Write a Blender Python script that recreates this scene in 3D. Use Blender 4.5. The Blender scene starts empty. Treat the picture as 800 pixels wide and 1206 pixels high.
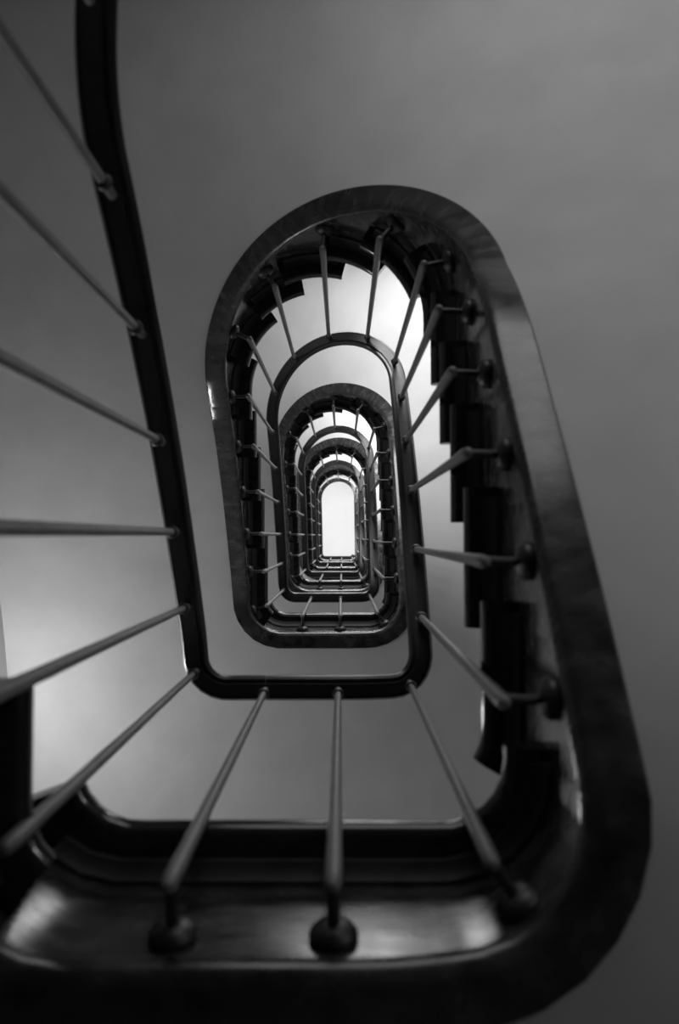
import bpy, math, bisect
from mathutils import Vector, Matrix

sc = bpy.context.scene
COL = sc.collection
PI = math.pi

# ---------------------------------------------------------------- units
S = 1.1                 # plan unit -> metres
Z0 = 1.771              # eye height above the ground floor
H = 2.6                 # storey height in plan units (2.86 m)
F = 850.0               # focal length in pixels of the 800 x 1206 frame


def W(x, y, z):
    return Vector((x * S, y * S, z * S + Z0))


# ---------------------------------------------------------------- camera, looking up the well
VX, VY, ROLL = 403.15, 630.81, -0.001
a = Vector(((VX - 400) / F, (VY - 603) / F, 1.0)).normalized()
xx = Vector((math.cos(ROLL), math.sin(ROLL), 0))
xx = (xx - a * a.dot(xx)).normalized()
yy = a.cross(xx)
right = Vector((xx[0], yy[0], a[0]))
down = Vector((xx[1], yy[1], a[1]))
fwd = Vector((xx[2], yy[2], a[2]))
cam = bpy.data.cameras.new('camera')
cam.sensor_fit = 'HORIZONTAL'
cam.sensor_width = 24.0
cam.lens = F * 24.0 / 800.0
cam.clip_start = 0.02
cam.dof.use_dof = True
cam.dof.focus_distance = 4.2
cam.dof.aperture_fstop = 2.6
co = bpy.data.objects.new('camera', cam)
COL.objects.link(co)
M = Matrix((right, -down, -fwd)).transposed().to_4x4()
M.translation = W(0, 0, 0)
co.matrix_world = M
sc.camera = co

# ---------------------------------------------------------------- view and world
sc.view_settings.view_transform = 'Standard'
sc.view_settings.look = 'None'
sc.view_settings.gamma = 1.0
sc.view_settings.use_curve_mapping = False
sc.view_settings.exposure = 0.0
world = bpy.data.worlds.new('overcast_sky')
sc.world = world
world.use_nodes = True
bg = world.node_tree.nodes['Background']
bg.inputs['Color'].default_value = (0.8, 0.8, 0.8, 1)
bg.inputs['Strength'].default_value = 0.6

# ---------------------------------------------------------------- plan of the shaft
XL, XR, YN, YS = -1.52, 1.29, -1.95, 1.72       # walls: left, right, window side, landing side
ZF = -Z0 / S                                     # ground floor
ZC = 0.77 + H * 4 + 0.225 + 2.9                  # top ceiling
LAMP_POWER = [17, 2.5, 3, 4]
WINDOW_POWER = [9, 50, 92, 125, 205]           # daylight through the windows, watts
WINDOW_X, WINDOW_W = 0.2, 1.5
WINDOW_Z = [1.08 + H * i for i in range(5)]


def area_light(name, loc, size_x, size_y, power, rot):
    l = bpy.data.lights.new(name, 'AREA')
    l.shape = 'RECTANGLE'
    l.size, l.size_y, l.energy = size_x, size_y, power
    o = bpy.data.objects.new(name, l)
    COL.objects.link(o)
    o.location = loc
    o.rotation_euler = rot
    return o


for wz, p in zip(WINDOW_Z, WINDOW_POWER):
    area_light('window_daylight', W(WINDOW_X, YN + 0.012, wz), WINDOW_W * S - 0.06, 1.02, p, (PI / 2, 0, 0))
# ---------------------------------------------------------------- materials


def new_mat(name):
    m = bpy.data.materials.new(name)
    m.use_nodes = True
    nt = m.node_tree
    return m, nt, nt.nodes['Principled BSDF']


def noise_mat(name, lo, hi, scale, rough=0.6, bump=0.1, stretch=(1, 1, 1), detail=5, metallic=0.0, spec=0.5,
              rough_hi=None, coat=0.0):
    m, nt, b = new_mat(name)
    tc = nt.nodes.new('ShaderNodeTexCoord')
    mp = nt.nodes.new('ShaderNodeMapping')
    mp.inputs['Scale'].default_value = stretch
    nz = nt.nodes.new('ShaderNodeTexNoise')
    nz.inputs['Scale'].default_value = scale
    nz.inputs['Detail'].default_value = detail
    cr = nt.nodes.new('ShaderNodeValToRGB')
    cr.color_ramp.elements[0].position = 0.3
    cr.color_ramp.elements[1].position = 0.7
    cr.color_ramp.elements[0].color = (lo, lo, lo, 1)
    cr.color_ramp.elements[1].color = (hi, hi, hi, 1)
    bp = nt.nodes.new('ShaderNodeBump')
    bp.inputs['Strength'].default_value = bump
    bp.inputs['Distance'].default_value = 0.01
    L = nt.links.new
    L(tc.outputs['Object'], mp.inputs['Vector'])
    L(mp.outputs['Vector'], nz.inputs['Vector'])
    L(nz.outputs['Fac'], cr.inputs['Fac'])
    L(cr.outputs['Color'], b.inputs['Base Color'])
    L(nz.outputs['Fac'], bp.inputs['Height'])
    L(bp.outputs['Normal'], b.inputs['Normal'])
    b.inputs['Roughness'].default_value = rough
    if rough_hi is not None:
        mr = nt.nodes.new('ShaderNodeMapRange')
        mr.inputs['From Min'].default_value = 0.3
        mr.inputs['From Max'].default_value = 0.7
        mr.inputs['To Min'].default_value = rough
        mr.inputs['To Max'].default_value = rough_hi
        L(nz.outputs['Fac'], mr.inputs['Value'])
        L(mr.outputs['Result'], b.inputs['Roughness'])
    b.inputs['Metallic'].default_value = metallic
    b.inputs['Specular IOR Level'].default_value = spec
    b.inputs['Coat Weight'].default_value = coat
    b.inputs['Coat Roughness'].default_value = 0.12
    return m


M_PLASTER = noise_mat('grey_plaster', 0.50, 0.56, 5.0, rough=0.9, bump=0.06, spec=0.1)
M_CEIL = noise_mat('white_plaster', 0.74, 0.80, 2.0, rough=0.9, bump=0.04, spec=0.1)
M_STRINGER = noise_mat('varnished_stringer_wood', 0.010, 0.042, 15.0, rough=0.17, rough_hi=0.32, bump=0.04,
                       stretch=(1.0, 1.0, 2.5), spec=0.5, coat=0.2)
M_TREAD = noise_mat('dark_tread_wood', 0.010, 0.018, 10.0, rough=0.16, bump=0.02, stretch=(1, 6, 6), spec=0.4, coat=0.3)
M_COVE = noise_mat('matt_moulding_wood', 0.010, 0.018, 10.0, rough=0.55, bump=0.03, spec=0.25)
M_RAIL = noise_mat('polished_handrail_wood', 0.010, 0.020, 12.0, rough=0.30, bump=0.02, spec=0.4)
M_IRON = noise_mat('grey_painted_iron', 0.10, 0.15, 40.0, rough=0.42, bump=0.06, spec=0.5)
M_IRON_DARK = noise_mat('dark_iron', 0.012, 0.022, 40.0, rough=0.42, bump=0.08, spec=0.5)
M_FLOOR = noise_mat('worn_floor_tiles', 0.14, 0.22, 6.0, rough=0.5, bump=0.03)
M_WHITE = noise_mat('white_window_paint', 0.6, 0.66, 8.0, rough=0.5, bump=0.02)

M_GLASS, nt, b = new_mat('window_glass')
b.inputs['Base Color'].default_value = (0.9, 0.9, 0.9, 1)
b.inputs['Roughness'].default_value = 0.35
b.inputs['Transmission Weight'].default_value = 1.0
M_GLOBE, nt, b = new_mat('lit_opal_glass')
b.inputs['Base Color'].default_value = (0.8, 0.8, 0.8, 1)
b.inputs['Emission Color'].default_value = (1, 1, 1, 1)
b.inputs['Emission Strength'].default_value = 1.0

# ---------------------------------------------------------------- plan curve of the baluster line
cxl, cxr, cyb, cyc, crc = -0.357, 0.201, 0.376, -0.568, 0.076
R = (cxr - cxl) / 2
CX = (cxl + cxr) / 2
CP, CN = [], []
NA = 160
CP.append((CX, cyb)); CN.append((0, 1))
for i in range(NA + 1):
    t = PI / 2 * i / NA
    CP.append((cxr - crc + crc * math.sin(t), cyb - crc + crc * math.cos(t))); CN.append((math.sin(t), math.cos(t)))
for i in range(2 * NA + 1):
    t = PI * i / (2 * NA)
    CP.append((CX + R * math.cos(t), cyc - R * math.sin(t))); CN.append((math.cos(t), -math.sin(t)))
for i in range(NA + 1):
    t = PI / 2 * i / NA
    CP.append((cxl + crc - crc * math.cos(t), cyb - crc + crc * math.sin(t))); CN.append((-math.cos(t), math.sin(t)))
CP.append((CX, cyb)); CN.append((0, 1))
CS = [0.0]
for p, q in zip(CP, CP[1:]):
    CS.append(CS[-1] + math.hypot(q[0] - p[0], q[1] - p[1]))
CLEN = CS[-1]
S_OFF = [0.008, 0.015, 0.012, 0.011, 0.009, 0.004, 0.002, -0.001, 0.004, 0.004, 0.001, -0.011, -0.012, -0.014,
         -0.011, -0.005, -0.005, -0.013, 0.002]


def plan(u):
    """Point and outward normal of the baluster line at baluster index u."""
    f = math.floor(u)
    w = u - f
    off = S_OFF[f % 19] * (1 - w) + S_OFF[(f + 1) % 19] * w
    s = (u / 19.0 * CLEN + 0.06 + off) % CLEN
    k = min(max(bisect.bisect_right(CS, s) - 1, 0), len(CS) - 2)
    d = CS[k + 1] - CS[k]
    t = (s - CS[k]) / d if d > 1e-9 else 0
    p, q, n, m = CP[k], CP[k + 1], CN[k], CN[k + 1]
    nx, ny = n[0] + (m[0] - n[0]) * t, n[1] + (m[1] - n[1]) * t
    l = math.hypot(nx, ny)
    return p[0] + (q[0] - p[0]) * t, p[1] + (q[1] - p[1]) * t, nx / l, ny / l


def _z(u):
    f = math.floor(u / 19.0)
    q = min(1, max(0, (u - 19 * f - 0.9) / (17.0 - 0.9)))
    z_ = 0.785 + H * (q + f) - 0.15 * math.sin(2 * PI * q)
    return min(z_, step_level(u - 0.1) - 0.004)


def zline(u):
    return sum(_z(u + d * 0.15) for d in range(-5, 6)) / 11


def off(u, o):
    x, y, nx, ny = plan(u)
    return x + nx * o, y + ny * o


def soft_normal(u):
    """Outward direction averaged along the curve, so that the plaster has no crease."""
    sx = sy = 0.0
    for i in range(-12, 13):
        w = 13 - abs(i)
        p = plan(u + i * 0.28)
        sx += p[2] * w
        sy += p[3] * w
    l = math.hypot(sx, sy)
    return sx / l, sy / l


def ray_hit(p, n, grow):
    t = 1e9
    if n[0] > 1e-6: t = min(t, (XR + grow - p[0]) / n[0])
    if n[0] < -1e-6: t = min(t, (XL - grow - p[0]) / n[0])
    if n[1] > 1e-6: t = min(t, (YS + grow - p[1]) / n[1])
    if n[1] < -1e-6: t = min(t, (YN - grow - p[1]) / n[1])
    return p[0] + n[0] * t, p[1] + n[1] * t


def wall_hit(u, grow=0.0):
    """Where the (smoothed) line across the flight at u meets a wall."""
    return ray_hit(off(u, 0.146), soft_normal(u), grow)


LAND = 0.992            # landing height of storey one, plan units
RISE = H / 17
NOSE = [1.22, 2.27, 3.37, 4.42, 5.4, 6.35, 7.2, 8.02, 8.68, 9.44, 10.16, 11.08, 12.1, 12.87, 13.85, 15.03, 17.0]
EDGE = 0.024                    # rounding of the stringer's lower edge
FACE, BACK = 0.070, 0.146       # stringer: face and back, offsets from the baluster line
OVER, OVER_X = 0.004, 0.010      # tread overhang edge, offset from the baluster line
TH = 0.036                      # tread thickness


def frange(a_, b_, step):
    n = max(1, int(math.ceil((b_ - a_) / step - 1e-6)))
    return [a_ + (b_ - a_) * i / n for i in range(n + 1)]


# ---------------------------------------------------------------- object helpers
def mesh(name, verts, faces, mat, smooth=None):
    me = bpy.data.meshes.new(name)
    me.from_pydata([tuple(v) for v in verts], [], faces)
    me.materials.append(mat)
    me.update()
    if smooth is not None:
        for p in me.polygons:
            p.use_smooth = True
        me.set_sharp_from_angle(angle=math.radians(smooth))
    return me


def obj(name, me, parent=None, loc=(0, 0, 0), rz=0.0):
    o = bpy.data.objects.new(name, me)
    COL.objects.link(o)
    if parent is not None:
        o.parent = parent
    o.location = loc
    o.rotation_euler = (0, 0, rz)
    return o


def thing(name, label, cat, loc, group=None):
    o = bpy.data.objects.new(name, None)
    COL.objects.link(o)
    o.location = loc
    o.empty_display_size = 0.2
    o['label'] = label
    o['category'] = cat
    if group:
        o['group'] = group
    return o


def struct(name, me, label=None):
    o = obj(name, me)
    o['kind'] = 'structure'
    if label:
        o['label'] = label
    return o


def loft(rings, closed_ring=True, caps=True):
    n = len(rings[0])
    v = [p for r in rings for p in r]
    f = []
    for i in range(len(rings) - 1):
        for j in range(n if closed_ring else n - 1):
            k = (j + 1) % n
            f.append((i * n + j, i * n + k, (i + 1) * n + k, (i + 1) * n + j))
    if caps and closed_ring:
        f.append(tuple(range(n - 1, -1, -1)))
        f.append(tuple((len(rings) - 1) * n + j for j in range(n)))
    return v, f


def join(parts):
    V, Fc = [], []
    for v, f in parts:
        b_ = len(V)
        V += v
        Fc += [tuple(i + b_ for i in q) for q in f]
    return V, Fc


def box(x0, x1, y0, y1, z0, z1):
    v = [(x, y, z) for z in (z0, z1) for y in (y0, y1) for x in (x0, x1)]
    f = [(0, 2, 3, 1), (4, 5, 7, 6), (0, 1, 5, 4), (2, 6, 7, 3), (0, 4, 6, 2), (1, 3, 7, 5)]
    return v, f


def fix_normals(me):
    import bmesh
    bm = bmesh.new()
    bm.from_mesh(me)
    bmesh.ops.recalc_face_normals(bm, faces=bm.faces)
    bm.to_mesh(me)
    bm.free()
    return me


def lathe(profile, seg=16, axis='z'):
    """profile: (radius, height) pairs, closed at both ends."""
    rings = []
    for r, h in profile:
        ring = []
        for j in range(seg):
            t = 2 * PI * j / seg
            p = (r * math.cos(t), r * math.sin(t), h)
            if axis == 'x':
                p = (h, r * math.cos(t), r * math.sin(t))
            ring.append(p)
        rings.append(ring)
    return loft(rings)


# meshes of one storey, in metres relative to the camera's plan origin at z = 0 (plan z) -> Z0
def P(x, y, z):
    return (x * S, y * S, z * S)


def tread_top(k):               # k = 0 is the landing
    return LAND + RISE * k


def strip(us, f0, f1, z0, z1, nose=0.0):
    """A slab between two plan functions; front edge optionally rounded."""
    rings = []
    for u in us:
        a_, b_ = f0(u), f1(u)
        rings.append([P(a_[0], a_[1], z0), P(b_[0], b_[1], z0), P(b_[0], b_[1], z1), P(a_[0], a_[1], z1)])
    return loft(rings)


def tread_edge(us, o_in, f1, zt, th):
    """Slab whose well-side edge has a half-round nosing."""
    rings = []
    for u in us:
        b_ = f1(u)
        ring = []
        for (do, dz) in ((0.018, -th), (0.0105, -th * 0.92), (0.004, -th * 0.76), (0.0, -th * 0.5), (0.001, -th * 0.3), (0.006, 0.0)):
            p = off(u, o_in + OVER_X * plan(u)[2] + do)
            ring.append(P(p[0], p[1], zt + dz))
        ring.append(P(b_[0], b_[1], zt))
        ring.append(P(b_[0], b_[1], zt - th))
        rings.append(ring)
    return loft(rings)


def tread_mesh(k, NOSE=NOSE):
    zt = tread_top(k)
    if k == 0:
        u0, u1, ue = -2.0, NOSE[0] + 0.1, NOSE[0] + 0.35
    else:
        u0, u1 = NOSE[k - 1], NOSE[k] + 0.1
        ue = NOSE[k] + (0.35 if k < 16 else 0.25)
    a_ = tread_edge(frange(u0, ue, 0.12), OVER, lambda u: off(u, FACE + 0.012), zt, TH)
    b_ = strip(frange(u0, u1, 0.12), lambda u: off(u, FACE + 0.012), lambda u: wall_hit(u, -0.004), zt - TH, zt)
    v, f = join([a_, b_])
    me = mesh('landing_floor' if k == 0 else 'tread', v, f, M_TREAD, 40)
    return fix_normals(me)


def cove_mesh(k, NOSE=NOSE):
    """Small moulding tucked under the overhang of a tread."""
    zt = tread_top(k) - TH
    if k == 0:
        u0, ue = -1.8, NOSE[0] + 0.25
    else:
        u0, ue = NOSE[k - 1] + 0.12, NOSE[k] + (0.25 if k < 16 else 0.15)
    rings = []
    for u in frange(u0, ue, 0.14):
        ring = []
        for (o_, dz) in ((FACE - 0.026, 0), (FACE - 0.024, -0.006), (FACE - 0.012, -0.012), (FACE - 0.006, -0.022), (FACE + 0.002, -0.024), (FACE + 0.002, 0)):
            p = off(u, o_)
            ring.append(P(p[0], p[1], zt + dz))
        rings.append(ring)
    v, f = loft(rings)
    return fix_normals(mesh('moulding', v, f, M_COVE, 40))


def riser_mesh(k, NOSE=NOSE):
    """Board under the front edge of tread k."""
    u = (NOSE[k - 1] if k else -2.0) + 0.16
    z1 = tread_top(k) - TH
    z0 = tread_top(k - 1)
    x, y, nx, ny = plan(u)
    tx, ty = -ny * 0.008, nx * 0.008
    a_ = off(u, FACE + 0.004)
    b_ = wall_hit(u, -0.004)
    ring = lambda z: [P(a_[0] - tx, a_[1] - ty, z), P(b_[0] - tx, b_[1] - ty, z), P(b_[0] + tx, b_[1] + ty, z), P(a_[0] + tx, a_[1] + ty, z)]
    v, f = loft([ring(z0), ring(z1)])
    return fix_normals(mesh('riser', v, f, M_TREAD))


def step_level(u):
    """Underside of whatever tread covers u."""
    f = math.floor((u + 2.0) / 19.0)
    w = u - 19 * f
    k = 0
    for i in range(16):
        if w >= NOSE[i] + 0.14:
            k = i + 1
    if w >= 17.0 + 0.14:
        k = 17
    return tread_top(k) + H * f - TH - 0.001


def bot(u):
    """Lower edge of the stringer relative to the baluster foot; the stringer is deepest before the bend."""
    w = (u + 2.0) % 19.0 - 2.0
    return -0.030 - 0.065 * math.exp(-((w - 6.3) / 1.6) ** 2)




def stringer_mesh(ua, ub):
    cuts = sorted(c for c in [n + 0.14 for n in NOSE] + [NOSE[-1] + 0.14 - 19] if ua < c < ub)
    us = []
    last = ua
    for c in cuts + [ub]:
        seg = frange(last, c, 0.11)
        us += [(u, step_level(min(max(u, last + 1e-4), c - 1e-4))) for u in seg]
        last = c
    rings = []
    for u, zt in us:
        zb = zline(u) + bot(u)
        r = []
        for o_, z in tuple((FACE + EDGE * (1 - math.cos(PI / 10 * i)), zb + EDGE * (1 - math.sin(PI / 10 * i))) for i in range(6)) + ((BACK - 0.004, zb), (BACK, zb + 0.004), (BACK, zt), (FACE, zt)):
            p = off(u, o_)
            r.append(P(p[0], p[1], z))
        rings.append(r)
    v, f = loft(rings)
    return fix_normals(mesh('stringer', v, f, M_STRINGER, 35))


def soffit_mesh(ua, ub):
    rings = []
    for u in frange(ua, ub, 0.1):
        z = zline(u) + bot(u) + 0.012
        p = off(u, BACK - 0.01)
        q = ray_hit(p, soft_normal(u), 0.04)
        rings.append([P(p[0], p[1], z), P(q[0], q[1], z), P(q[0], q[1], z + 0.02), P(p[0], p[1], z + 0.02)])
    v, f = loft(rings)
    return fix_normals(mesh('ceiling', v, f, M_PLASTER, 35))


RAIL_H = 0.991
PROFILE = [(0.014, 0.0), (0.024, 0.0), (0.026, 0.004), (0.030, 0.009), (0.031, 0.016), (0.027, 0.025), (0.016, 0.032), (0.0, 0.035),
           (-0.016, 0.032), (-0.027, 0.025), (-0.031, 0.016), (-0.030, 0.009), (-0.026, 0.004), (-0.024, 0.0), (-0.014, 0.0)]


def rail_mesh(ua, ub, zf, part):
    rings = []
    prof = PROFILE if part == 'wood' else [(-0.014, -0.010), (0.014, -0.010), (0.014, 0.001), (-0.014, 0.001)]
    for u in frange(ua, ub, 0.11):
        z = zf(u) + RAIL_H
        r = []
        for o_, dz in prof:
            p = off(u, o_)
            r.append(P(p[0], p[1], z + dz + 0.009))
        rings.append(r)
    v, f = loft(rings)
    return fix_normals(mesh('handrail' if part == 'wood' else 'rail_bar', v, f, M_RAIL if part == 'wood' else M_IRON_DARK, 50))


# ---------------------------------------------------------------- baluster meshes (local: +x points out to the stringer)
def tube(path, radii, seg=10):
    rings = []
    up = Vector((0, 1, 0))
    for i, p in enumerate(path):
        d = (path[min(i + 1, len(path) - 1)] - path[max(i - 1, 0)]).normalized()
        s_ = up
        t_ = d.cross(s_).normalized()
        rings.append([tuple(p + (s_ * math.cos(2 * PI * j / seg) + t_ * math.sin(2 * PI * j / seg)) * radii[i]) for j in range(seg)])
    return loft(rings)


path, rad = [], []
for h_, r_ in ((-0.006, 0.004), (-0.003, 0.008), (0.003, 0.0102), (0.02, 0.0115), (0.06, 0.0115), (0.11, 0.0108), (0.4, 0.0098), (0.8, 0.009), (RAIL_H * S, 0.0086)):
    path.append(Vector((0, 0, h_))); rad.append(r_)
v, f = tube(path, rad)
ME_BAL = fix_normals(mesh('baluster', v, f, M_IRON, 50))
path, rad = [], []
for x_, h_, r_ in ((0.0, 0.022, 0.0085), (0.012, 0.022, 0.0085), (0.03, 0.021, 0.0075), (0.05, 0.026, 0.0075), (FACE * S - 0.012, 0.030, 0.009), (FACE * S, 0.030, 0.010)):
    path.append(Vector((x_, 0, h_))); rad.append(r_)
v, f = tube(path, rad)
ME_ARM = fix_normals(mesh('bracket_arm', v, f, M_IRON_DARK, 50))  # the arm's shade is put into its dark iron colour
v, f = lathe([(0.008, FACE * S - 0.022), (0.016, FACE * S - 0.021), (0.024, FACE * S - 0.017),
              (0.030, FACE * S - 0.010), (0.031, FACE * S - 0.004), (0.028, FACE * S + 0.001)], 18, 'x')
v = [(p[0], p[1], p[2] + 0.030) for p in v]
ME_ROS = fix_normals(mesh('rosette', v, f, M_IRON_DARK, 50))
zc = RAIL_H * S - 0.048
v, f = lathe([(0.009, zc - 0.010), (0.013, zc - 0.007), (0.0155, zc), (0.013, zc + 0.007), (0.009, zc + 0.010)], 14)
ME_COL = fix_normals(mesh('collar', v, f, M_IRON_DARK, 50))


def baluster(parent, i, zf, base_z):
    x, y, nx, ny = plan(i)
    o = obj('baluster', ME_BAL, parent, (x * S, y * S, (zf(i) - base_z) * S), math.atan2(ny, nx))
    obj('bracket_arm', ME_ARM, o)
    obj('rosette', ME_ROS, o)
    obj('collar', ME_COL, o)
    return o


# ---------------------------------------------------------------- shell
wt = 0.25
zl, zh = ZF - 0.2, ZC + 0.2


def pbox(x0, x1, y0, y1, z0, z1):
    v_, f_ = box(x0, x1, y0, y1, z0, z1)
    return [tuple(W(*p)) for p in v_], f_


struct('wall_left', mesh('wall_left', *pbox(XL - wt, XL, YN - wt, YS + wt, zl, zh), M_PLASTER))
struct('wall_right', mesh('wall_right', *pbox(XR, XR + wt, YN - wt, YS + wt, zl, zh), M_PLASTER))
struct('wall_south', mesh('wall_south', *pbox(XL, XR, YS, YS + wt, zl, zh), M_PLASTER))
wx0, wx1 = WINDOW_X - WINDOW_W / 2, WINDOW_X + WINDOW_W / 2
pieces = [pbox(XL, wx0, YN - wt, YN, zl, zh), pbox(wx1, XR, YN - wt, YN, zl, zh)]
z = zl
for wz in WINDOW_Z:
    pieces.append(pbox(wx0, wx1, YN - wt, YN, z, wz - 0.5))
    z = wz + 0.5
pieces.append(pbox(wx0, wx1, YN - wt, YN, z, zh))
v, f = join(pieces)
struct('wall_north', mesh('wall_north', v, f, M_PLASTER))
struct('floor', mesh('floor', *pbox(XL, XR, YN, YS, ZF - 0.2, ZF), M_FLOOR))
struct('ceiling', mesh('ceiling', *pbox(XL, XR, YN, YS, ZC, ZC + 0.2), M_CEIL))

for n, wz in enumerate(WINDOW_Z):
    fr = []
    e = 0.045
    y0, y1 = YN - 0.17, YN - 0.11
    fr.append(pbox(wx0, wx0 + e, y0, y1, wz - 0.5, wz + 0.5))
    fr.append(pbox(wx1 - e, wx1, y0, y1, wz - 0.5, wz + 0.5))
    for c in (-0.5 + e / 2, 0.5 - e / 2):
        fr.append(pbox(wx0 + e, wx1 - e, y0, y1, wz + c - e / 2, wz + c + e / 2))
    q = (wx1 - wx0) / 4
    for c in (1, 2, 3):
        fr.append(pbox(wx0 + c * q - 0.02, wx0 + c * q + 0.02, y0, y1, wz - 0.5 + e, wz + 0.5 - e))
    v, f = join(fr)
    w = struct('window_%d' % (n + 1), mesh('window_frame', v, f, M_WHITE))
    for c in range(4):
        xa = wx0 + c * q + (e if c == 0 else 0.02)
        xb = wx0 + (c + 1) * q - (e if c == 3 else 0.02)
        obj('pane', mesh('pane', *pbox(xa, xb, YN - 0.145, YN - 0.138, wz - 0.5 + e, wz + 0.5 - e), M_GLASS), w)

# ---------------------------------------------------------------- staircase, one storey after another
ME_TREAD = {k: tread_mesh(k) for k in range(17)}
ME_COVE = {k: cove_mesh(k) for k in range(17)}
ME_RISER = {k: riser_mesh(k) for k in range(1, 17)}
ME_RISER_LAND = riser_mesh(0)
NOSE0 = NOSE[:15] + [16.0, 17.0]            # the lowest flight has a short last step
LOW = {k: (tread_mesh(k, NOSE0), cove_mesh(k, NOSE0), riser_mesh(k, NOSE0)) for k in (15, 16)}
JOINT = -1.0
ME_STR = stringer_mesh(JOINT, JOINT + 19)
ME_STR0 = stringer_mesh(1.0, JOINT + 19)
ME_STR_TOP = stringer_mesh(JOINT, 0.9)
ME_SOF = soffit_mesh(-1.6, 17.4)
ME_SOF0 = soffit_mesh(1.0, 17.4)
ME_SOF_TOP = soffit_mesh(-1.6, 0.6)
flat = lambda u: zline(0.0)
toprun = lambda u: zline(min(u, 0.2))
ME_RAIL = rail_mesh(JOINT, JOINT + 19 - 0.012, zline, 'wood')
ME_BAR = rail_mesh(JOINT, JOINT + 19, zline, 'iron')
ME_RAIL0 = rail_mesh(1.0, JOINT + 19 - 0.012, zline, 'wood')
ME_BAR0 = rail_mesh(1.0, JOINT + 19, zline, 'iron')
ME_RAIL_TOP = rail_mesh(JOINT, 1.3, toprun, 'wood')
ME_BAR_TOP = rail_mesh(JOINT, 1.3, toprun, 'iron')

STAIR_LABEL = [
    'nearest dark wooden stair flight, its one tread end jutting in at the left edge',
    'large dark stair turn with thick stringer framing the well, widest loop with sawtooth tread ends',
    'second smaller dark stair loop seen inside the widest one, with stepped tread ends',
    'third stair loop up the well, small dark arch inside the second loop',
    'fourth and smallest dark stair loop, right around the bright opening',
]
RAIL_LABEL = [
    'black handrail with iron balusters sweeping down the left side, nearest the camera',
    'handrail loop with balusters rising from the nearest landing, round arch inside the widest stair turn',
    'second handrail loop with thin balusters, framed by the nearest complete rail loop',
    'third handrail loop far up the well, thin bright lines at its landing',
    'highest full handrail loop, its arch directly bordering the bright opening',
]
for t in range(5):
    zoff = H * (t - 1)
    base = W(0, 0, zoff)
    st = thing('staircase', STAIR_LABEL[t], 'staircase', base, 'storeys of the winding staircase')
    obj('stringer', ME_STR0 if t == 0 else ME_STR, st)
    for k in range(1 if t == 0 else 0, 17):
        low = LOW.get(k) if t == 0 else None
        tr = obj('landing_floor' if k == 0 else 'tread', low[0] if low else ME_TREAD[k], st)
        obj('moulding', low[1] if low else ME_COVE[k], tr)
        if k:
            obj('riser', low[2] if low else ME_RISER[k], st)
        else:
            obj('riser', ME_RISER_LAND, st)
    so = struct('ceiling', ME_SOF0 if t == 0 else ME_SOF)
    so.location = base
    ra = thing('railing', RAIL_LABEL[t], 'railing', base, 'storeys of handrail around the well')
    obj('handrail', ME_RAIL0 if t == 0 else ME_RAIL, ra)
    obj('rail_bar', ME_BAR0 if t == 0 else ME_BAR, ra)
    for i in range(2 if t == 0 else -1, 18):
        baluster(ra, i, zline, 0.0)

base = W(0, 0, H * 4)
st = thing('landing', 'topmost landing edge under the bright opening, highest and smallest in the well', 'landing', base)
obj('stringer', ME_STR_TOP, st)
tr = obj('landing_floor', ME_TREAD[0], st)
obj('moulding', ME_COVE[0], tr)
obj('riser', ME_RISER_LAND, st)
so = struct('ceiling', ME_SOF_TOP)
so.location = base
ra = thing('railing', 'short straight handrail at the foot of the bright opening, on the topmost landing', 'railing', base,
           'storeys of handrail around the well')
obj('handrail', ME_RAIL_TOP, ra)
obj('rail_bar', ME_BAR_TOP, ra)
for i in (-1, 0, 1):
    baluster(ra, i, toprun, 0.0)

# ---------------------------------------------------------------- wall lamps on the landings, and one added on the ground floor
SCONCE_Y, SCONCE_Z = 0.80, 2.72
v, f = lathe([(0.02, 0.0), (0.055, 0.0), (0.055, 0.008), (0.035, 0.022), (0.015, 0.026), (0.013, 0.07), (0.03, 0.085), (0.03, 0.095)], 20, 'x')
ME_PLATE = fix_normals(mesh('back_plate', v, f, M_IRON_DARK, 45))
gp = []
for i in range(1, 12):
    t = PI * i / 12
    gp.append((0.062 * math.sin(t), 0.135 - 0.062 * math.cos(t)))
v, f = lathe(gp, 20, 'x')
spots = [(XL, SCONCE_Y, SCONCE_Z + H * t, 0.0) for t in range(4)] + [(XR, -0.5, 0.25, PI)]  # last spot: unseen lamp added low down to brighten the lowest soffit
for t, (pw, sp) in enumerate(zip(LAMP_POWER + [6], spots)):
    g = M_GLOBE.copy()
    g.name = 'lit_opal_glass'
    g.node_tree.nodes['Principled BSDF'].inputs['Emission Strength'].default_value = pw * 6.0
    s = thing('wall_lamp', ['small opal globe lamp on the left wall above the nearest landing',
                            'small opal globe lamp on the left wall, one storey above the nearest landing',
                            'small opal globe lamp on the left wall, two storeys above the nearest landing',
                            'small opal globe lamp on the left wall, highest of the lamps',
                            'added opal globe lamp on the right wall of the ground floor, below the nearest landing'][t],
              'lamp', W(*sp[:3]), 'globe lamps on the stairwell walls')
    s.rotation_euler = (0, 0, sp[3])
    obj('back_plate', ME_PLATE, s)
    obj('globe', fix_normals(mesh('globe', v, f, g, 60)), s)
